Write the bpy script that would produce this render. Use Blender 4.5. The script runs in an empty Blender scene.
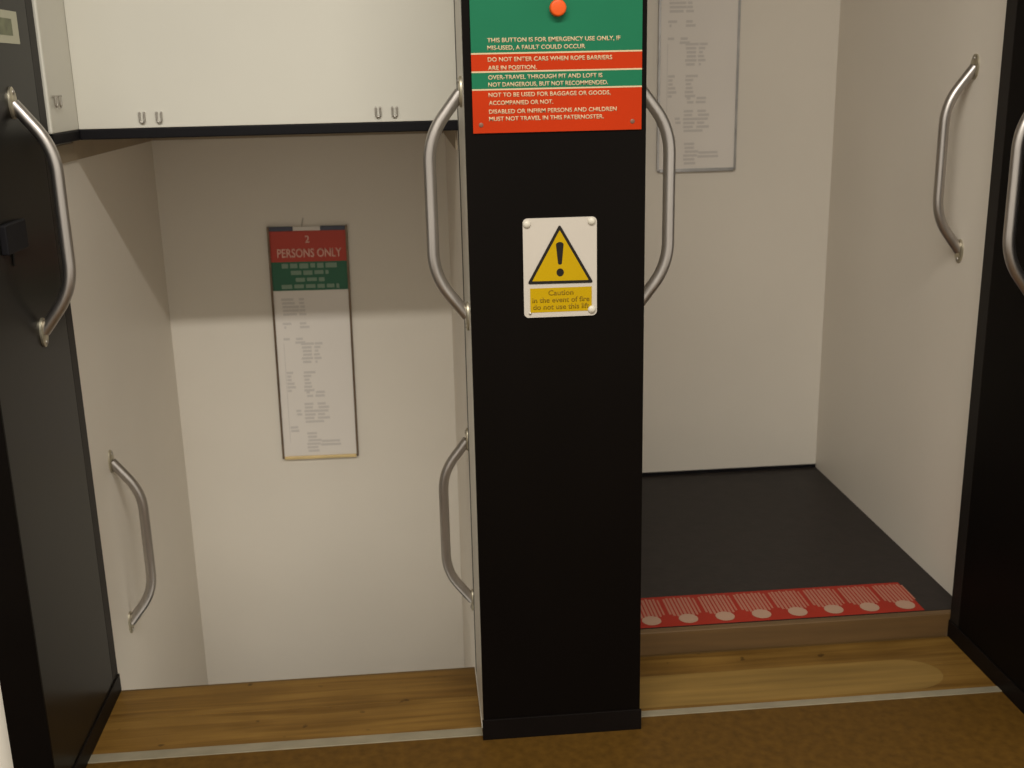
import bpy, bmesh, math, random
from mathutils import Vector, Matrix
random.seed(7)
scene = bpy.context.scene
COL = scene.collection

# ------------------------------------------------------------------ materials
def mat(name, color, rough=.5, metal=0., spec=.5, var=0., vscale=(6, 6, 6), bump=0., bscale=60, emit=None):
    m = bpy.data.materials.new(name); m.use_nodes = True
    nt = m.node_tree; b = nt.nodes['Principled BSDF']
    b.inputs['Base Color'].default_value = (*color, 1)
    b.inputs['Roughness'].default_value = rough
    b.inputs['Metallic'].default_value = metal
    b.inputs['Specular IOR Level'].default_value = spec
    tc = nt.nodes.new('ShaderNodeTexCoord')
    if var:
        mp = nt.nodes.new('ShaderNodeMapping'); mp.inputs['Scale'].default_value = vscale
        n = nt.nodes.new('ShaderNodeTexNoise'); n.inputs['Scale'].default_value = 1; n.inputs['Detail'].default_value = 5
        r = nt.nodes.new('ShaderNodeValToRGB')
        r.color_ramp.elements[0].position = .3; r.color_ramp.elements[1].position = .7
        r.color_ramp.elements[0].color = (*[c * (1 - var) for c in color], 1)
        r.color_ramp.elements[1].color = (*[min(1, c * (1 + var)) for c in color], 1)
        nt.links.new(tc.outputs['Object'], mp.inputs['Vector']); nt.links.new(mp.outputs['Vector'], n.inputs['Vector'])
        nt.links.new(n.outputs['Fac'], r.inputs['Fac']); nt.links.new(r.outputs['Color'], b.inputs['Base Color'])
    if bump:
        n2 = nt.nodes.new('ShaderNodeTexNoise'); n2.inputs['Scale'].default_value = bscale; n2.inputs['Detail'].default_value = 3
        bp = nt.nodes.new('ShaderNodeBump'); bp.inputs['Strength'].default_value = bump; bp.inputs['Distance'].default_value = .002
        nt.links.new(tc.outputs['Object'], n2.inputs['Vector']); nt.links.new(n2.outputs['Fac'], bp.inputs['Height'])
        nt.links.new(bp.outputs['Normal'], b.inputs['Normal'])
    return m

CREAM = mat('cream_laminate', (.725, .672, .595), .42, spec=.35, var=.025, vscale=(2, 2, 2))
SKIRT = mat('cream_painted_panel', (.635, .615, .55), .4, spec=.35, var=.02, vscale=(3, 3, 3))
WHITE = mat('white_wall_paint', (.75, .71, .64), .7, var=.03)
BLACK = mat('black_laminate', (.0035, .0025, .002), .42, spec=.06, var=.15, vscale=(4, 4, 1))
GLOSSB = mat('dark_gloss_laminate', (.008, .007, .006), .28, spec=.105, var=.1, vscale=(3, 3, 3))
DARKB = mat('matt_dark_laminate', (.0035, .0025, .002), .5, spec=.05, var=.1)
TRIMB = mat('black_edge_strip', (.010, .008, .007), .5, spec=.2)
KICK = mat('black_kick_plate', (.0055, .004, .0035), .45, spec=.1, var=.2, vscale=(8, 8, 8))
STEEL = mat('brushed_steel', (.46, .43, .41), .38, metal=1., var=.1, vscale=(60, 60, 6))
FLANGE = mat('worn_brass_steel', (.50, .46, .36), .42, metal=.9, var=.2, vscale=(60, 60, 60))
SCREW = mat('screw_metal', (.45, .42, .38), .35, metal=.9)
DULL = mat('dull_screw', (.20, .09, .06), .5, metal=.4)
SIDE = mat('grey_painted_steel_edge', (.50, .47, .41), .4, spec=.4, var=.05)
RUBBER = mat('black_rubber', (.006, .0055, .007), .6, spec=.15, var=.1)
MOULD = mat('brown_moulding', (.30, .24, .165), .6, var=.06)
SHAFT = mat('dark_shaft_concrete', (.03, .027, .024), .9, var=.2, bump=.3)
LINO = mat('brown_linoleum', (.086, .042, .0065), .55, spec=.15, var=.2, vscale=(45, 45, 45), bump=.1)
CFLOOR = mat('charcoal_rubber_floor', (.020, .0155, .0140), .5, spec=.25, var=.18, vscale=(25, 25, 25), bump=.2)
NOSE = mat('brown_wood_nosing', (.115, .063, .022), .5, var=.18, vscale=(3, 40, 40))
STRIP = mat('pale_aluminium_strip', (.27, .235, .165), .5, metal=.3, var=.12, vscale=(14, 30, 30))
REDS = mat('red_sticker', (.31, .022, .011), .5, spec=.15, var=.06, vscale=(10, 10, 10))
PINK = mat('pale_lettering', (.37, .15, .10), .6)
PINKB = mat('pale_marks', (.40, .25, .175), .6)
GREEN = mat('green_enamel', (.008, .135, .064), .5, spec=.15, var=.04)
ORANGE = mat('orange_red_enamel', (.42, .027, .0012), .5, spec=.12, var=.04)
PALE = mat('cream_lettering', (.56, .42, .26), .5, spec=.2)
BUTTON = mat('orange_plastic', (.66, .085, .008), .4, spec=.3, var=.03)
SIGNW = mat('white_sign_plastic', (.50, .455, .40), .4, spec=.25, var=.015)
CAPW = mat('white_plastic_cap', (.56, .52, .44), .4)
YELLOW = mat('sign_yellow', (.45, .285, .001), .5, spec=.12, var=.02)
SIGNK = mat('sign_black', (.012, .010, .008), .5, spec=.2)
OLIVE = mat('olive_lettering', (.20, .12, .006), .5, spec=.15)
PAPER = mat('printed_paper', (.75, .70, .65), .5, var=.015)
INK = mat('grey_ink', (.60, .56, .53), .6)
SRED = mat('sign_red_paper', (.50, .045, .022), .5, var=.03)
SGREEN = mat('sign_green_paper', (.016, .125, .065), .5, var=.03)
SLET = mat('sign_pink_lettering', (.80, .50, .42), .5)
SGLET = mat('sign_grey_green_lettering', (.20, .30, .22), .5)
FRAME = mat('bronze_frame', (.17, .12, .08), .35, metal=.8, var=.2, vscale=(20, 20, 20))
FRAMEG = mat('silver_frame', (.42, .41, .41), .35, metal=.8, var=.2, vscale=(20, 20, 20))
GOLD = mat('brass_rail', (.62, .47, .24), .3, metal=.9, var=.15, vscale=(9, 9, 9))
CLIP = mat('blue_grey_clip', (.055, .06, .09), .4, metal=.3)
STICKER = mat('cream_sticker', (.46, .45, .34), .6, var=.04)
STICKG = mat('grey_green_print', (.16, .17, .10), .6, var=.2, vscale=(50, 50, 50))

def wood_mat():
    m = bpy.data.materials.new('worn_oak_boards'); m.use_nodes = True
    nt = m.node_tree; N = nt.nodes; L = nt.links; b = N['Principled BSDF']
    b.inputs['Roughness'].default_value = .48; b.inputs['Specular IOR Level'].default_value = .2
    tc = N.new('ShaderNodeTexCoord')
    mp = N.new('ShaderNodeMapping'); mp.inputs['Scale'].default_value = (2.2, 38, 38)
    n = N.new('ShaderNodeTexNoise'); n.inputs['Scale'].default_value = 1; n.inputs['Detail'].default_value = 6
    n.inputs['Distortion'].default_value = .6
    r = N.new('ShaderNodeValToRGB')
    r.color_ramp.elements[0].position = .3; r.color_ramp.elements[0].color = (.115, .056, .010, 1)
    r.color_ramp.elements[1].position = .72; r.color_ramp.elements[1].color = (.225, .124, .028, 1)
    L.new(tc.outputs['Object'], mp.inputs['Vector']); L.new(mp.outputs['Vector'], n.inputs['Vector']); L.new(n.outputs['Fac'], r.inputs['Fac'])
    # broad wear patches and stains
    n2 = N.new('ShaderNodeTexNoise'); n2.inputs['Scale'].default_value = 5; n2.inputs['Detail'].default_value = 3
    L.new(tc.outputs['Object'], n2.inputs['Vector'])
    r2 = N.new('ShaderNodeValToRGB'); r2.color_ramp.elements[0].position = .3; r2.color_ramp.elements[0].color = (.78, .76, .72, 1)
    r2.color_ramp.elements[1].position = .65; r2.color_ramp.elements[1].color = (1, 1, 1, 1)
    L.new(n2.outputs['Fac'], r2.inputs['Fac'])
    mx = N.new('ShaderNodeMix'); mx.data_type = 'RGBA'; mx.blend_type = 'MULTIPLY'; mx.inputs[0].default_value = 1
    L.new(r.outputs['Color'], mx.inputs[6]); L.new(r2.outputs['Color'], mx.inputs[7])
    # small dark scuffs
    n3 = N.new('ShaderNodeTexNoise'); n3.inputs['Scale'].default_value = 22; n3.inputs['Detail'].default_value = 2
    L.new(tc.outputs['Object'], n3.inputs['Vector'])
    r3 = N.new('ShaderNodeValToRGB'); r3.color_ramp.elements[0].position = .70; r3.color_ramp.elements[0].color = (1, 1, 1, 1)
    r3.color_ramp.elements[1].position = .76; r3.color_ramp.elements[1].color = (.45, .42, .40, 1)
    L.new(n3.outputs['Fac'], r3.inputs['Fac'])
    mx2 = N.new('ShaderNodeMix'); mx2.data_type = 'RGBA'; mx2.blend_type = 'MULTIPLY'; mx2.inputs[0].default_value = 1
    L.new(mx.outputs[2], mx2.inputs[6]); L.new(r3.outputs['Color'], mx2.inputs[7])
    L.new(mx2.outputs[2], b.inputs['Base Color'])
    return m
OAK = wood_mat()
WORN = mat('rubbed_pale_oak', (.205, .122, .032), .5, spec=.2, var=.22, vscale=(2.2, 38, 38))
OAKD = mat('dull_oak', (.10, .055, .015), .5, spec=.3, var=.25, vscale=(2.2, 38, 38))

# ------------------------------------------------------------------ geometry helpers
def nb(): return bmesh.new()
def box(bm, x0, x1, y0, y1, z0, z1, bev=0.):
    t = bmesh.new()
    bmesh.ops.create_cube(t, size=1)
    for v in t.verts:
        v.co = Vector(((x0 + x1) / 2 + v.co.x * (x1 - x0), (y0 + y1) / 2 + v.co.y * (y1 - y0), (z0 + z1) / 2 + v.co.z * (z1 - z0)))
    if bev: bmesh.ops.bevel(t, geom=t.edges[:], offset=bev, segments=2, affect='EDGES', profile=.5)
    me = bpy.data.meshes.new('t'); t.to_mesh(me); t.free(); bm.from_mesh(me); bpy.data.meshes.remove(me)
    return bm
def cyl(bm, c, axis, r, h, seg=20, r2=None, bev=0.):
    """cylinder from c along axis, height h"""
    t = bmesh.new()
    bmesh.ops.create_cone(t, cap_ends=True, segments=seg, radius1=r, radius2=r if r2 is None else r2, depth=h)
    if bev:
        ed = [e for e in t.edges if abs(e.verts[0].co.z - h / 2) < 1e-6 and abs(e.verts[1].co.z - h / 2) < 1e-6]
        bmesh.ops.bevel(t, geom=ed, offset=bev, segments=3, affect='EDGES', profile=.5)
    q = Vector((0, 0, 1)).rotation_difference(Vector(axis).normalized())
    M = Matrix.Translation(Vector(c) + Vector(axis).normalized() * h / 2) @ q.to_matrix().to_4x4()
    bmesh.ops.transform(t, matrix=M, verts=t.verts[:])
    me = bpy.data.meshes.new('t'); t.to_mesh(me); t.free(); bm.from_mesh(me); bpy.data.meshes.remove(me)
    return bm
def dome(bm, c, axis, r, h, seg=18):
    t = bmesh.new()
    bmesh.ops.create_uvsphere(t, u_segments=seg, v_segments=10, radius=1)
    bmesh.ops.delete(t, geom=[v for v in t.verts if v.co.z < -.01], context='VERTS')
    for v in t.verts: v.co = Vector((v.co.x * r, v.co.y * r, v.co.z * h))
    q = Vector((0, 0, 1)).rotation_difference(Vector(axis).normalized())
    bmesh.ops.transform(t, matrix=Matrix.Translation(c) @ q.to_matrix().to_4x4(), verts=t.verts[:])
    me = bpy.data.meshes.new('t'); t.to_mesh(me); t.free(); bm.from_mesh(me); bpy.data.meshes.remove(me)
    return bm
def prism_xz(bm, pts, y0, y1, holes=None):
    """polygon in XZ extruded from y1 (back) to y0 (front)"""
    vs = [bm.verts.new((x, y0, z)) for x, z in pts]; wb = [bm.verts.new((x, y1, z)) for x, z in pts]
    n = len(pts)
    bm.faces.new(vs); bm.faces.new(wb[::-1])
    for i in range(n): bm.faces.new((vs[i], wb[i], wb[(i + 1) % n], vs[(i + 1) % n]))
    bmesh.ops.recalc_face_normals(bm, faces=bm.faces[:])
    return bm
def ring_xz(bm, outer, inner, y0, y1):
    n = len(outer)
    A = [bm.verts.new((x, y0, z)) for x, z in outer]; B = [bm.verts.new((x, y0, z)) for x, z in inner]
    C = [bm.verts.new((x, y1, z)) for x, z in outer]; D = [bm.verts.new((x, y1, z)) for x, z in inner]
    for i in range(n):
        j = (i + 1) % n
        bm.faces.new((A[i], A[j], B[j], B[i])); bm.faces.new((A[i], C[i], C[j], A[j])); bm.faces.new((B[i], B[j], D[j], D[i])); bm.faces.new((C[i], D[i], D[j], C[j]))
    bmesh.ops.recalc_face_normals(bm, faces=bm.faces[:])
    return bm
def rrect(x0, x1, z0, z1, r, k=6):
    out = []
    for cx, cz, a0 in ((x1 - r, z1 - r, 0), (x0 + r, z1 - r, 90), (x0 + r, z0 + r, 180), (x1 - r, z0 + r, 270)):
        for i in range(k + 1):
            a = math.radians(a0 + 90 * i / k); out.append((cx + r * math.cos(a), cz + r * math.sin(a)))
    return out[::-1]
def tube(bm, pts, r, seg=18):
    """sweep a circle along points lying in the XZ plane"""
    rings = []
    for i, p in enumerate(pts):
        a = pts[max(0, i - 1)]; c = pts[min(len(pts) - 1, i + 1)]
        d = (c - a).normalized(); n = Vector((0, 1, 0)); b = d.cross(n)
        rings.append([bm.verts.new(p + r * (math.cos(2 * math.pi * k / seg) * n + math.sin(2 * math.pi * k / seg) * b)) for k in range(seg)])
    for A, B in zip(rings, rings[1:]):
        for k in range(seg): bm.faces.new((A[k], A[(k + 1) % seg], B[(k + 1) % seg], B[k]))
    bm.faces.new(rings[0][::-1]); bm.faces.new(rings[-1])
    bmesh.ops.recalc_face_normals(bm, faces=bm.faces[:])
    return bm

def obj(name, bm, material, parent=None, smooth=False, label=None):
    me = bpy.data.meshes.new(name); bm.to_mesh(me); bm.free()
    if material: me.materials.append(material)
    if smooth:
        for p in me.polygons: p.use_smooth = True
        try: me.set_sharp_from_angle(angle=math.radians(40))
        except Exception: pass
    o = bpy.data.objects.new(name, me); COL.objects.link(o)
    if parent is not None:
        o.parent = parent
        root = parent
        M = Matrix.Identity(4)
        chain = []
        while root is not None: chain.append(root); root = root.parent
        for r_ in reversed(chain): M = M @ r_.matrix_parent_inverse @ Matrix.Translation(r_.location)
        o.matrix_parent_inverse = M.inverted()        # meshes are written in world coordinates
    if label: o['label'] = label
    return o
def tag(o, label, cat, group=None):
    o['label'] = label; o['category'] = cat
    if group: o['group'] = group
    return o
def thing(name, label, cat, loc, group=None):
    o = bpy.data.objects.new(name, None); COL.objects.link(o); o.location = loc
    o.empty_display_size = .1
    return tag(o, label, cat, group)
def struct(name, bm, m, label=None, cat=None):
    o = obj(name, bm, m); o['kind'] = 'structure'
    if label: o['label'] = label; o['category'] = cat
    return o

# text as mesh lying in the XZ plane, facing -Y
def text_into(bm, s, x0, z0, height, y, width=None, align='LEFT', bold=.0, depth=.0004, squash=None):
    cu = bpy.data.curves.new('t', 'FONT'); cu.body = s; cu.size = 1; cu.extrude = 0; cu.offset = bold; cu.resolution_u = 3
    o = bpy.data.objects.new('t', cu); COL.objects.link(o)
    dg = bpy.context.evaluated_depsgraph_get(); dg.update()
    me = bpy.data.meshes.new_from_object(o.evaluated_get(dg))
    COL.objects.unlink(o); bpy.data.objects.remove(o); bpy.data.curves.remove(cu)
    xs = [v.co.x for v in me.vertices]
    w = max(xs) - min(xs); mn = min(xs); capk = height / .73      # cap height of the font is about .73 of its size
    kx = width / w if width else capk
    off = 0 if align == 'LEFT' else -w * kx / 2
    for v in me.vertices:
        v.co = Vector((x0 + off + (v.co.x - mn) * kx, y, z0 + v.co.y * capk))
    t = bmesh.new(); t.from_mesh(me); bpy.data.meshes.remove(me)
    bmesh.ops.recalc_face_normals(t, faces=t.faces[:])
    for f in t.faces:
        if f.normal.y > 0: f.normal_flip()
    if depth:
        g = bmesh.ops.extrude_face_region(t, geom=t.faces[:])
        for v in g['geom']:
            if isinstance(v, bmesh.types.BMVert): v.co.y -= depth
    me = bpy.data.meshes.new('t'); t.to_mesh(me); t.free(); bm.from_mesh(me); bpy.data.meshes.remove(me)
    return bm

# ------------------------------------------------------------------ measures (metres)
XL, XR = -1.128, 1.14           # jamb faces
PW, PD = .19, .346              # half width and depth of the middle pillar
CXL, CXR = -1.165, 1.196        # outer car walls
CIN = .178                      # inner car walls
YF, YB = .362, 1.567            # car front edge and back wall
ZF = .066                       # right car floor
DROP = 1.0                      # left car hangs that much lower
TOP = 2.8

# ------------------------------------------------------------------ setting
struct('floor', box(nb(), -3, 3, -4.2, .016, -.12, 0), LINO)
struct('ceiling', box(nb(), -3, 3, -4.2, .35, 3.2, 3.3), WHITE)
struct('wall_front', box(nb(), -3, 3, -.10, .345, TOP, 3.2), WHITE)
struct('wall_left', box(nb(), -3, -1.211, -.15, .345, 0, TOP), WHITE)
struct('wall_right', box(nb(), 1.223, 3, -.15, .345, 0, TOP), WHITE)
struct('wall_back', box(nb(), -1.5, 1.5, 1.68, 1.78, -1.3, 3), SHAFT)
struct('wall_outer_left', box(nb(), -1.45, -1.30, .346, 1.68, -1.3, 3), SHAFT)
struct('wall_outer_right', box(nb(), 1.30, 1.45, .346, 1.68, -1.3, 3), SHAFT)
struct('wall_divider', box(nb(), -.10, .10, .36, 1.68, -1.3, 3), SHAFT)
b = nb(); box(b, -1.45, 1.45, .346, 1.78, -1.4, -1.3); struct('wall_pit', b, SHAFT)
b = nb(); box(b, -1.45, 1.45, .346, 1.78, 3, 3.1); struct('wall_loft', b, SHAFT)
# white metal strip in the floor in front of each opening
struct('trim_1', box(nb(), XL, -PW - .002, .016, .050, -.03, .0025, .001), STRIP)
struct('trim_2', box(nb(), PW + .002, XR, .046, .071, -.03, .0025, .001), STRIP)
b = nb(); box(b, PW + .002, XR, .016, .046, -.12, 0); box(b, -PW - .002, PW + .002, .03, .05, -.12, -.001)
struct('trim_3', b, LINO)

def sill(name, label, x0, x1, yf, worn):
    t = thing(name, label, 'sill', ((x0 + x1) / 2, .2, -.12), 'wooden sills of the two openings')
    ys = [yf, .198, .338]
    for i in range(2):
        obj('board', box(nb(), x0, x1, ys[i] + (.0012 if i else 0), ys[i + 1], -.12, 0, .0015), OAK, t)
    obj('edge_strip', box(nb(), x0, x1, .3385, .346, -.12, -.001), OAKD, t, label='darker wooden edge strip along the lift shaft')
    return t
s1 = sill('threshold_sill', 'worn wooden sill boards under the left opening with the hanging panel', XL, -PW - .002, .050, False)
s2 = sill('threshold_sill', 'worn wooden sill boards before the charcoal lift floor with red strip', PW + .002, XR, .071, True)
# rubbed patch with a round end on the right sill
pts = []
def patch(x0, x1, y0, y1, r):
    out = [(x0, y0), (x0, y1)]
    for i in range(13):
        a = math.pi / 2 - math.pi * i / 12
        out.append((x1 + r * math.cos(a), (y0 + y1) / 2 + (y1 - y0) / 2 * math.sin(a)))
    return out
b = nb()
p = patch(.194, .93, .085, .235, .10)
vs = [b.verts.new((x, y, .0004)) for x, y in p]; f = b.faces.new(vs); bmesh.ops.recalc_face_normals(b, faces=[f])
if f.normal.z < 0: f.normal_flip()
obj('rubbed_patch', b, WORN, s2, label='pale rubbed patch with a round end')

# ------------------------------------------------------------------ middle pillar and jambs
t = thing('pillar', 'tall black pillar between the two lift openings carrying both signs', 'pillar', (0, 0, 0))
obj('front_panel', box(nb(), -PW, PW, 0, .02, .0, TOP, .0015), BLACK, t)
for s in (-1, 1):
    b = nb(); box(b, s * PW - (.012 if s > 0 else 0), s * PW + (.012 if s < 0 else 0), .0205, .281, 0, TOP, .001)
    obj('side_panel', b, SIDE, t, label='pale grey side panel')
    b = nb(); box(b, s * (PW - .0055) - .005, s * (PW - .0055) + .005, .2815, PD, 0, TOP)
    obj('rear_edge', b, TRIMB, t, label='dark rear edge')
obj('core', box(nb(), -PW + .013, PW - .013, .021, .345, 0, TOP), SHAFT, t)
obj('kick_plate', box(nb(), -PW - .003, PW + .003, -.005, -.0002, 0, .054, .001), KICK, t, label='black kick plate along the foot')

def jamb(label, face, s, m):
    """s=+1: the face looks towards +X (left jamb)"""
    t = thing('jamb_panel', label, 'door jamb', (face - s * .04, .1, 0), 'black side panels of the openings')
    xa, xb = sorted((face, face - s * .083))
    obj('panel', box(nb(), xa, xb, -.178, .296, 0, TOP, .001), m, t)
    obj('front_face', box(nb(), xa, xb, -.184, -.1785, 0, TOP, .001), DARKB, t, label='black front face')
    obj('edge_strip', box(nb(), xa, xb, .2965, .346, 0, TOP, .0015), TRIMB, t, label='black edge strip next to the lift shaft')
    ka, kb = sorted((face + s * .0002, face + s * .004))
    obj('kick_strip', box(nb(), ka, kb, -.178, .345, 0.0, .05, .001), KICK, t, label='black kick strip along the foot')
    return t
jamb('dark grey sheen side panel at the left edge of the left opening', XL, 1, GLOSSB)
jamb('matt black side panel at the right edge of the right opening', XR, -1, DARKB)

# ------------------------------------------------------------------ lift cars
def car(label, xl, xr, dz, with_strip):
    z0, z1 = ZF + dz, ZF + dz + (2.366 if dz < 0 else 2.72)
    t = thing('lift_car', label, 'lift car', ((xl + xr) / 2, (YF + YB) / 2, z0 - .065), 'lift cars of the two shafts')
    obj('back_panel', box(nb(), xl, xr, YB, YB + .03, z0, z1), CREAM, t)
    obj('side_panel', box(nb(), xl - .03, xl, YF + .01, YB + .03, z0 - .06, z1, .001), CREAM, t)
    obj('side_panel', box(nb(), xr, xr + .03, YF + .01, YB + .03, z0 - .06, z1, .001), CREAM, t)
    y0 = YF + .012
    obj('floor_panel', box(nb(), xl, xr, y0, YB, z0 - .04, z0), CFLOOR, t, label='charcoal floor panel')
    obj('nosing', box(nb(), xl, xr, YF - .012, y0 - .0005, z0 - .12, z0, .003), NOSE, t, label='brown wooden nosing')
    obj('skirting', box(nb(), xl + .001, xr - .001, YB - .006, YB - .0005, z0, z0 + .012), RUBBER, t, label='dark skirting line')
    obj('ceiling_panel', box(nb(), xl, xr, (.64 if dz < 0 else YF + .01), YB, z1 - .025, z1), CREAM, t)
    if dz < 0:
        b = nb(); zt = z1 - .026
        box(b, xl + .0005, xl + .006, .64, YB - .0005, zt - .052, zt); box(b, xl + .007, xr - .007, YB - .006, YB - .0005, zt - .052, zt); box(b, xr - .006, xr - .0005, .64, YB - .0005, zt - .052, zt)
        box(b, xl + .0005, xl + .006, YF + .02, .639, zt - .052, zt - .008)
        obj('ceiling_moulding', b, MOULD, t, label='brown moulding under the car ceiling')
    if with_strip:
        xe = 1.080
        b = nb()
        vs = [b.verts.new(c) for c in ((xl + .03, y0 + .002, z0 + .0004), (xe, y0 + .002, z0 + .0004), (xe, 0.556, z0 + .0004), (xl + .03, 0.556, z0 + .0004))]
        lo = b.faces.new(vs)
        g = bmesh.ops.extrude_face_region(b, geom=[lo])
        for v in g['geom']:
            if isinstance(v, bmesh.types.BMVert): v.co.z += .0006
        bmesh.ops.recalc_face_normals(b, faces=b.faces[:])
        st = obj('warning_strip', b, REDS, t, label='red warning strip with pale marks')
        b = nb()
        zt = z0 + .0014
        def quad(xa, xb, ya, yb):
            f = b.faces.new([b.verts.new(c) for c in ((xa, ya, zt), (xb, ya, zt), (xb, yb, zt), (xa, yb, zt))])
        for k in range(9):
            b2 = nb()
            cx = 1.040 - k * .1045
            n = 18
            # bowl shaped foot of the mark
            f2 = b2.faces.new([b2.verts.new((cx + .027 * math.cos(2 * math.pi * i / n), y0 + .040 + .027 * math.sin(2 * math.pi * i / n), zt + .0002)) for i in range(n)])
            if f2.normal.z < 0: f2.normal_flip()
            obj('mark', b2, PINKB, st, label='pale rounded mark')
            for dx, w, ya, yb in ((-.044, .006, .07, .165), (-.034, .007, .06, .170), (-.023, .007, .056, .168), (-.012, .006, .064, .172), (-.001, .008, .06, .166), (.010, .006, .066, .172), (.020, .007, .058, .168), (.031, .006, .06, .170), (.042, .005, .07, .162)):
                quad(cx + dx - w / 2, cx + dx + w / 2, y0 + ya, y0 + yb)
        obj('lettering', b, PINK, st, label='rows of pale vertical strokes')
    return t
car('lowered lift car behind the left opening with its white back wall', CXL, -CIN, -DROP, False)
car('lift car level with the hallway with charcoal floor and red strip', CIN, CXR, 0, True)

# ------------------------------------------------------------------ hanging apron over the left car
zb = 1.432
t = thing('apron_panel', 'cream panel hanging across the top of the left opening with bolts', 'panel', (-.65, .6, zb - .022))
fp = obj('front_panel', box(nb(), -1.130, -.1725, .60, .63, zb, 2.5, .0015), SKIRT, t)
obj('side_panel', box(nb(), -1.162, -1.1305, .376, .63, zb, 2.5, .0015), SKIRT, t)
obj('side_panel', box(nb(), -.172, -.150, .376, .63, zb, 2.5, .0015), SKIRT, t)
obj('edge_moulding', box(nb(), -1.160, -1.124, .360, .3755, zb, 2.5, .004), SKIRT, t)
b = nb(); box(b, -1.130, -.1725, .598, .632, zb - .026, zb - .0005, .003); box(b, -1.164, -1.128, .374, .632, zb - .026, zb - .0005, .003)
obj('rubber_edge', b, RUBBER, t, label='black rubber edge along the bottom')
def u_bolt():
    b = nb()
    pts = [Vector((-.0058, 0, .013))] + [Vector((.0058 * math.cos(a), 0, -.006 + .0058 * math.sin(a))) for a in [math.pi + math.pi * k / 8 for k in range(9)]] + [Vector((.0058, 0, .013))]
    tube(b, pts, .0023, 10)
    for x in (-.0058, .0058): cyl(b, (x, .0062, .012), (0, -1, 0), .0023, .009, 10)
    return b
for x in (-.971, -.929, -.381, -.339):
    b = u_bolt(); bmesh.ops.translate(b, verts=b.verts[:], vec=(x, .5932, 1.457))
    obj('bolt', b, SCREW, t, True, 'small U-shaped metal bolt')
for y in (.418, .452):
    b = u_bolt(); bmesh.ops.rotate(b, verts=b.verts[:], cent=(0, 0, 0), matrix=Matrix.Rotation(math.radians(90), 3, 'Z'))
    bmesh.ops.translate(b, verts=b.verts[:], vec=(-1.1237, y, 1.503))
    obj('bolt', b, SCREW, t, True, 'small U-shaped metal bolt')

# ------------------------------------------------------------------ grab handles
HH, OUT, R = .243, .074, .0138
def handle_path():
    A = [Vector((.003, 0, -HH)), Vector((OUT, 0, -HH + .092)), Vector((OUT, 0, HH - .092)), Vector((.003, 0, HH))]
    pts = [A[0]]
    for i in (1, 2):
        p0, p1, p2 = A[i - 1], A[i], A[i + 1]
        r = .055
        a = p1 + (p0 - p1).normalized() * r; c = p1 + (p2 - p1).normalized() * r
        for k in range(11):
            s = k / 10
            pts.append((1 - s) ** 2 * a + 2 * s * (1 - s) * p1 + s * s * c)
    pts.append(A[3])
    return pts
def make_handle(label):
    t = thing('grab_handle', label, 'grab handle', (0, 0, 0), 'steel grab handles by the openings')
    obj('bar', tube(nb(), handle_path(), R, 20), STEEL, t, True)
    for s in (-1, 1):
        b = nb()
        tb = bmesh.new()
        # oval base plate
        n = 28
        prof = [(0.0, 1.0), (.004, 1.0), (.0062, .86)]
        rings = [[b.verts.new((h, .021 * k * math.cos(2 * math.pi * i / n), s * (HH + .002) + .033 * k * math.sin(2 * math.pi * i / n))) for i in range(n)] for h, k in prof]
        for A, B in zip(rings, rings[1:]):
            for i in range(n): b.faces.new((A[i], A[(i + 1) % n], B[(i + 1) % n], B[i]))
        b.faces.new(rings[-1]); b.faces.new(rings[0][::-1]); bmesh.ops.recalc_face_normals(b, faces=b.faces[:]); tb.free()
        fl = obj('flange', b, FLANGE, t, True, 'oval fixing plate')
        b = nb()
        dome(b, (.0062, 0, s * (HH + .024)), (1, 0, 0), .0055, .003, 12)
        obj('screw', b, SCREW, fl, True)
    return t
def children(o): return [c for c in bpy.data.objects if c.parent == o]
def copy_tree(o, parent=None):
    c = o.copy(); COL.objects.link(c)
    if parent is not None: c.parent = parent; c.matrix_parent_inverse = o.matrix_parent_inverse.copy()
    for ch in children(o): copy_tree(ch, c)
    return c
proto = make_handle('')
HANDLES = [
    ('brushed steel grab handle on the dark grey side panel at far left', (XL, .122, 1.262), 0),
    ('steel grab handle on the left side of the black pillar', (-PW, .10, 1.265), 1),
    ('steel grab handle on the right side of the black pillar', (PW, .10, 1.270), 0),
    ('steel grab handle on the matt black side panel at far right', (XR, .098, 1.257), 1),
    ('low steel grab handle on the left wall inside the lowered lift car', (CXL, .642, .292), 0),
    ('low steel grab handle beside the pillar inside the lowered lift car', (-CIN, .60, .318), 1),
    ('steel grab handle on the white wall inside the right lift car', (CXR, .58, 1.292), 1),
]
for i, (lab, loc, flip) in enumerate(HANDLES):
    o = proto if i == 0 else copy_tree(proto)
    o.location = loc; o.rotation_euler = (0, 0, math.pi if flip else 0); o['label'] = lab

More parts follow.
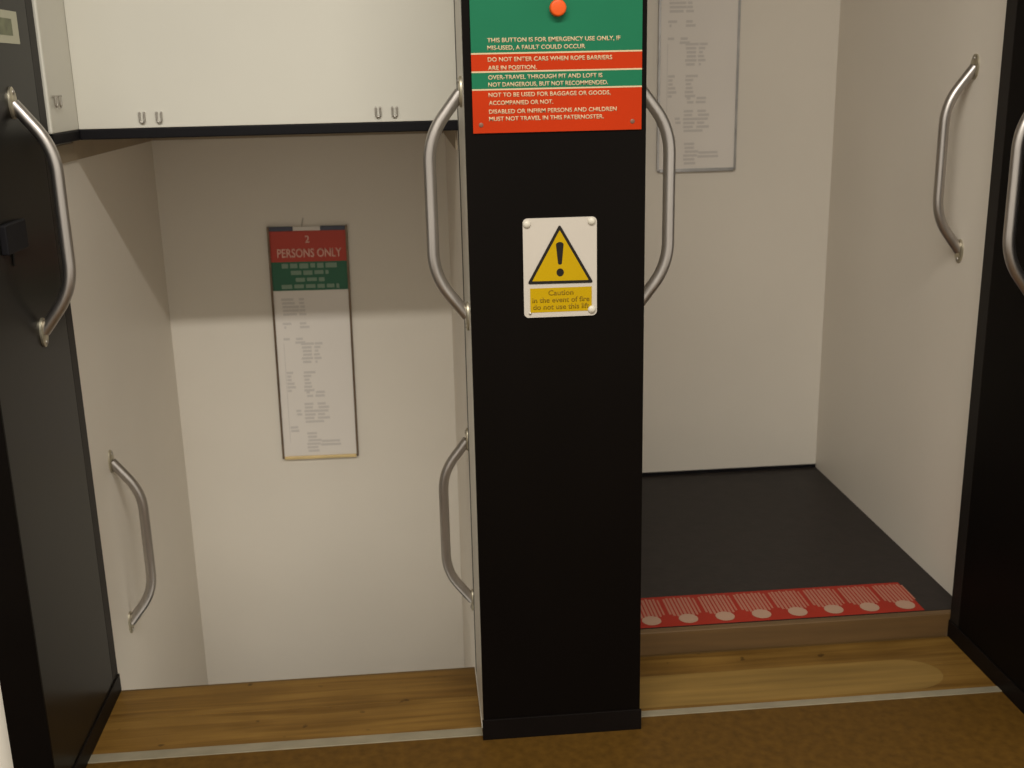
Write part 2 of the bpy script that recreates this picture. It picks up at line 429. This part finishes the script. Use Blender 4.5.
# ------------------------------------------------------------------ emergency plate on the pillar
t = thing('notice_plate', 'green and orange notice plate with white lettering, high on the pillar', 'sign', (0, 0, 1.427))
PX0, PX1 = -.1735, .1790
Z = [1.80, 1.5845, 1.5485, 1.5135, 1.4265]
for i in range(4):
    g = (1, 0, 1, 0)[i]
    obj('green_band' if g else 'orange_band', box(nb(), PX0, PX1, -.004, -.0003, Z[i + 1] + (.0016 if i < 3 else 0), Z[i] - (.0016 if i else 0)), GREEN if g else ORANGE, t)
b = nb()
for i in (1, 2, 3): box(b, PX0, PX1, -.0042, -.0003, Z[i] - .0015, Z[i] + .0015)
obj('dividing_line', b, PALE, t, label='thin cream dividing lines')
LINES = [('THIS BUTTON IS FOR EMERGENCY USE ONLY, IF', 200, 820), ('MIS-USED, A FAULT COULD OCCUR', 238, 640),
         ('DO NOT ENTER CARS WHEN ROPE BARRIERS', 297, 778), ('ARE IN POSITION.', 340, 392),
         ('OVER-TRAVEL THROUGH PIT AND LOFT IS', 388, 728), ('NOT DANGEROUS, BUT NOT RECOMMENDED.', 425, 757),
         ('NOT TO BE USED FOR BAGGAGE OR GOODS,', 478, 770), ('ACCOMPANIED OR NOT.', 519, 474),
         ('DISABLED OR INFIRM PERSONS AND CHILDREN', 564, 802), ('MUST NOT TRAVEL IN THIS PATERNOSTER.', 602, 735)]
b = nb()
for s, cy, cx1 in LINES:
    xa = -.140; xb = PX0 + (460 + cx1 * .1953 - 472) * .3525 / 170
    zc = 1.67 - (cy * .1953 - 7.2) * .00198
    text_into(b, s, xa, zc - .0008, .0088, -.0041, xb - xa, bold=.022)
obj('lettering', b, PALE, t, label='cream capital lettering')
b = nb(); cyl(b, (.004, -.004, 1.670), (0, -1, 0), .0165, .018, 28, bev=.004)
obj('button', b, BUTTON, t, True, 'round orange push button')
for x in (-.157, .160):
    b = nb(); dome(b, (x, -.004, 1.443), (0, -1, 0), .005, .0012)
    obj('screw', b, DULL, t, True, 'small metal screw')

# ------------------------------------------------------------------ caution sign
t = thing('caution_sign', 'white caution sign with yellow warning triangle on the pillar', 'sign', (.005, 0, 1.033))
ca = prism_xz(nb(), rrect(-.0745, .0845, 1.033, 1.2475, .010), -.004, -.0003)
obj('plate', ca, SIGNW, t)
def P(cx, cy):   # position on the sign from a magnified picture of it
    u = (cx - 134) / (572 - 134); v = (cy - 106) / (688 - 106)
    return (-.0745 + u * .159, 1.2475 - v * .2145)
ap, bl, br = P(351, 143), P(155, 488), P(552, 492)
def inset(tri, d):
    c = Vector((sum(q[0] for q in tri) / 3, sum(q[1] for q in tri) / 3))
    return [tuple(c + (Vector(q) - c) * d) for q in tri]
def roundtri(tri, r):
    out = []
    for i in range(3):
        p0, p1, p2 = Vector(tri[i - 1]), Vector(tri[i]), Vector(tri[(i + 1) % 3])
        a = p1 + (p0 - p1).normalized() * r; c = p1 + (p2 - p1).normalized() * r
        for k in range(6):
            s = k / 5; out.append(tuple((1 - s) ** 2 * a + 2 * s * (1 - s) * p1 + s * s * c))
    return out
tri = [ap, br, bl]
obj('triangle_border', ring_xz(nb(), roundtri(tri, .007), roundtri(inset(tri, .855), .002), -.0052, -.0041), SIGNK, t, label='black triangle border')
obj('triangle_field', prism_xz(nb(), roundtri(inset(tri, .865), .002), -.0048, -.0041), YELLOW, t, label='yellow triangle field')
b = nb()
top = P(351, 242); 
def ell(c, rx, rz, n=20): return [(c[0] + rx * math.cos(2 * math.pi * i / n), c[1] - rz * math.sin(2 * math.pi * i / n)) for i in range(n)]
bar = []
cx0, zt = P(351, 262); zb2 = P(351, 378)[1]
for i in range(11):
    a = math.pi * i / 10; bar.append((cx0 + .0082 * math.cos(a), zt + .0058 * math.sin(a)))
for i in range(7):
    a = math.pi + math.pi * i / 6; bar.append((cx0 + .0042 * math.cos(a), zb2 + .003 + .003 * math.sin(a)))
prism_xz(b, bar[::-1], -.0054, -.0049); prism_xz(b, ell(P(352, 424), .0080, .0087), -.0054, -.0049)
obj('exclamation_mark', b, SIGNK, t, label='black exclamation mark')
q0, q1 = P(171, 658), P(541, 514)
pn = obj('text_panel', prism_xz(nb(), [(q0[0], q0[1]), (q0[0], q1[1]), (q1[0], q1[1]), (q1[0], q0[1])], -.0046, -.0041), YELLOW, t, label='yellow text panel')
b = nb()
for s, xa, xb, base in (('Caution', 280, 430, 558), ('in the event of fire', 184, 527, 600), ('do not use this lift', 188, 525, 641)):
    a = P(xa, base); c = P(xb, base)
    text_into(b, s, a[0], a[1], .0118, -.0047, c[0] - a[0], bold=.008)
obj('lettering', b, OLIVE, pn, label='olive brown lettering')
for cx, cy in ((158, 138), (541, 132), (541, 652)):
    x, z = P(cx, cy); b = nb(); dome(b, (x, -.004, z), (0, -1, 0), .0088, .006)
    obj('screw_cap', b, CAPW, t, True, 'round white screw cap')
x, z = P(170, 664); b = nb(); dome(b, (x, -.004, z), (0, -1, 0), .0034, .002)
obj('screw', b, SCREW, t, True, 'small uncapped screw')

# ------------------------------------------------------------------ framed notices on the car back walls
def notice(label, x0, x1, z0, z1, framem, tilt):
    y = YB
    t = thing('framed_notice', label, 'notice', ((x0 + x1) / 2, y, z0), 'framed notices on the lift car walls')
    h = z1 - z0
    zr, zg = z1 - .124, z1 - .226
    obj('paper', box(nb(), x0 + .004, x1 - .004, y - .006, y - .0005, z0 + .006, zg), PAPER, t)
    rb = obj('red_band', box(nb(), x0 + .004, x1 - .004, y - .006, y - .0005, zr - .0, z1 - .017), SRED, t)
    gb = obj('green_band', box(nb(), x0 + .004, x1 - .004, y - .006, y - .0005, zg + .0005, zr - .0005), SGREEN, t)
    cx = (x0 + x1) / 2
    b = nb()
    text_into(b, '2', cx - .002, z1 - .058, .026, y - .0062, .015, 'CENTER', .012)
    text_into(b, 'PERSONS ONLY', cx + .003, z1 - .108, .031, y - .0062, .222, 'CENTER', .014)
    obj('lettering', b, SLET, rb, label='pale pink lettering')
    rnd = random.Random(3)
    b = nb()
    for r, (w, hh) in enumerate(((.19, .018), (.13, .016), (.10, .014), (.20, .016))):   # lines too blurred to read
        zc = zr - .015 - r * .0245; x = cx - w / 2
        while x < cx + w / 2 - .006:
            l = rnd.uniform(.016, .04); l = min(l, cx + w / 2 - x)
            box(b, x, x + l, y - .0064, y - .0061, zc - hh / 2 + rnd.uniform(0, .003), zc + hh / 2); x += l + .007
    obj('lettering', b, SGLET, gb, label='blurred grey green lines')
    b = nb()
    def word(u0, u1, v, hh=.0085):
        box(b, x0 + u0 * (x1 - x0), x0 + u1 * (x1 - x0), y - .0064 - rnd.uniform(0, .0005), y - .0061, zg - v * (zg - z0) - hh / 2, zg - v * (zg - z0) + hh / 2)
    for v0, v1, cols in ((.05, .15, ((.12, .30), (.34, .40))), (.19, .23, ((.12, .2), (.34, .44))), (.28, .32, ((.1, .15), (.26, .38))),
                         (.31, .43, ((.34, .47), (.50, .58))), (.48, .60, ((.34, .46), (.12, .2))), (.60, .63, ((.36, .44), (.48, .64))),
                         (.67, .79, ((.32, .47), (.5, .62))), (.71, .74, ((.22, .3),)), (.81, .85, ((.12, .24),)), (.85, .96, ((.34, .50),)), (.90, .93, ((.52, .82),))):
        v = v0
        while v < v1:
            for a, c in cols:
                word(a + rnd.uniform(-.01, .01), c + rnd.uniform(-.05, .04), v)
            v += .0215
    box(b, x0 + .105 * (x1 - x0), x0 + .112 * (x1 - x0), y - .0064, y - .0061, z0 + .06, zg - .19)
    obj('list_lines', b, INK, t, label='faint grey list lines')
    for xa, xb in ((x0 - .003, x0 + .0045), (x1 - .0045, x1 + .003)):
        obj('side_rail', box(nb(), xa, xb, y - .012, y - .0005, z0, z1, .0015), framem, t)
    obj('bottom_rail', box(nb(), x0 + .005, x1 - .005, y - .012, y - .0005, z0 - .004, z0 + .008, .0015), GOLD if framem is FRAME else framem, t)
    w = x1 - x0
    for xa, xb in ((x0 + .005, x0 + .085), (x1 - .09, x1 - .005)):
        obj('top_clip', box(nb(), xa, xb, y - .012, y - .0005, z1 - .016, z1 - .001, .0015), CLIP, t, label='blue grey clip strip')
    obj('top_rail', box(nb(), x0 + .086, x1 - .091, y - .009, y - .0005, z1 - .016, z1 - .001, .0015), PAPER, t)
    b = nb(); tube(b, [Vector((cx - .020, y - .004, z1 - .010)), Vector((cx - .016, y - .004, z1 + .012)), Vector((cx - .012, y - .004, z1 + .028))], .0022, 10)
    obj('hook', b, SCREW, t, True, 'thin metal hook')
    t.rotation_euler.y = tilt
    return t
notice('framed notice with red and green head bands inside the lowered left car', -.811, -.541, .206, 1.052, FRAME, .009)
notice('pale framed list of printed lines inside the right car', .562, .840, 1.202, 2.048, FRAMEG, 0)

# ------------------------------------------------------------------ small things on the left jamb
t = thing('sticker', 'small cream sticker above the grab handle on the left side panel', 'sticker', (XL, .16, 1.627))
obj('paper', box(nb(), XL + .0002, XL + .0012, .09, .224, 1.627, 1.693), STICKER, t)
obj('print', box(nb(), XL + .00122, XL + .0016, .10, .185, 1.643, 1.677), STICKG, t, label='grey green printed square')
t = thing('switch_box', 'small black box on the left side panel behind the grab handle', 'box', (XL, .0, 1.212))
obj('body', box(nb(), XL + .0002, XL + .016, -.06, .062, 1.214, 1.274, .003), RUBBER, t)
obj('cable', box(nb(), XL + .0002, XL + .004, -.002, .004, 1.185, 1.2135, .001), TRIMB, t)

# ------------------------------------------------------------------ light
def area(name, loc, size, sy, energy, color, rot=(0, 0, 0)):
    l = bpy.data.lights.new(name, 'AREA'); l.shape = 'RECTANGLE'; l.size = size; l.size_y = sy; l.energy = energy; l.color = color
    o = bpy.data.objects.new(name, l); o.location = loc; o.rotation_euler = rot; COL.objects.link(o); return o
area('hall_ceiling_light', (-.35, -1.93, 3.18), 2.2, .14, 118, (1, .96, .87))
w = bpy.data.worlds.new('hall'); scene.world = w; w.use_nodes = True
bg = w.node_tree.nodes['Background']; bg.inputs[0].default_value = (1, .93, .79, 1); bg.inputs[1].default_value = .97

# ------------------------------------------------------------------ camera
cd = bpy.data.cameras.new('camera'); cam = bpy.data.objects.new('camera', cd); COL.objects.link(cam)
f, yaw, pit, rol = 1118.3, math.radians(5.01), math.radians(15.47), math.radians(-1.24)
cd.sensor_fit = 'HORIZONTAL'; cd.sensor_width = 36; cd.lens = f * 36 / 1024; cd.clip_start = .02
cy, sy = math.cos(yaw), math.sin(yaw)
F = Vector((sy, cy, 0)); Rr = Vector((cy, -sy, 0)); U = Vector((0, 0, 1))
F2 = math.cos(pit) * F - math.sin(pit) * U; U2 = math.cos(pit) * U + math.sin(pit) * F
R3 = math.cos(rol) * Rr + math.sin(rol) * U2; U3 = math.cos(rol) * U2 - math.sin(rol) * Rr
M = Matrix((R3, U3, -F2)).transposed().to_4x4(); M.translation = Vector((-.3118, -2.3682, 1.5427))
cam.matrix_world = M
cd.dof.use_dof = True; cd.dof.focus_distance = 2.5; cd.dof.aperture_fstop = 4.5
scene.camera = cam
vs = scene.view_settings
vs.view_transform = 'Standard'; vs.look = 'None'; vs.gamma = 1; vs.use_curve_mapping = False; vs.exposure = 0
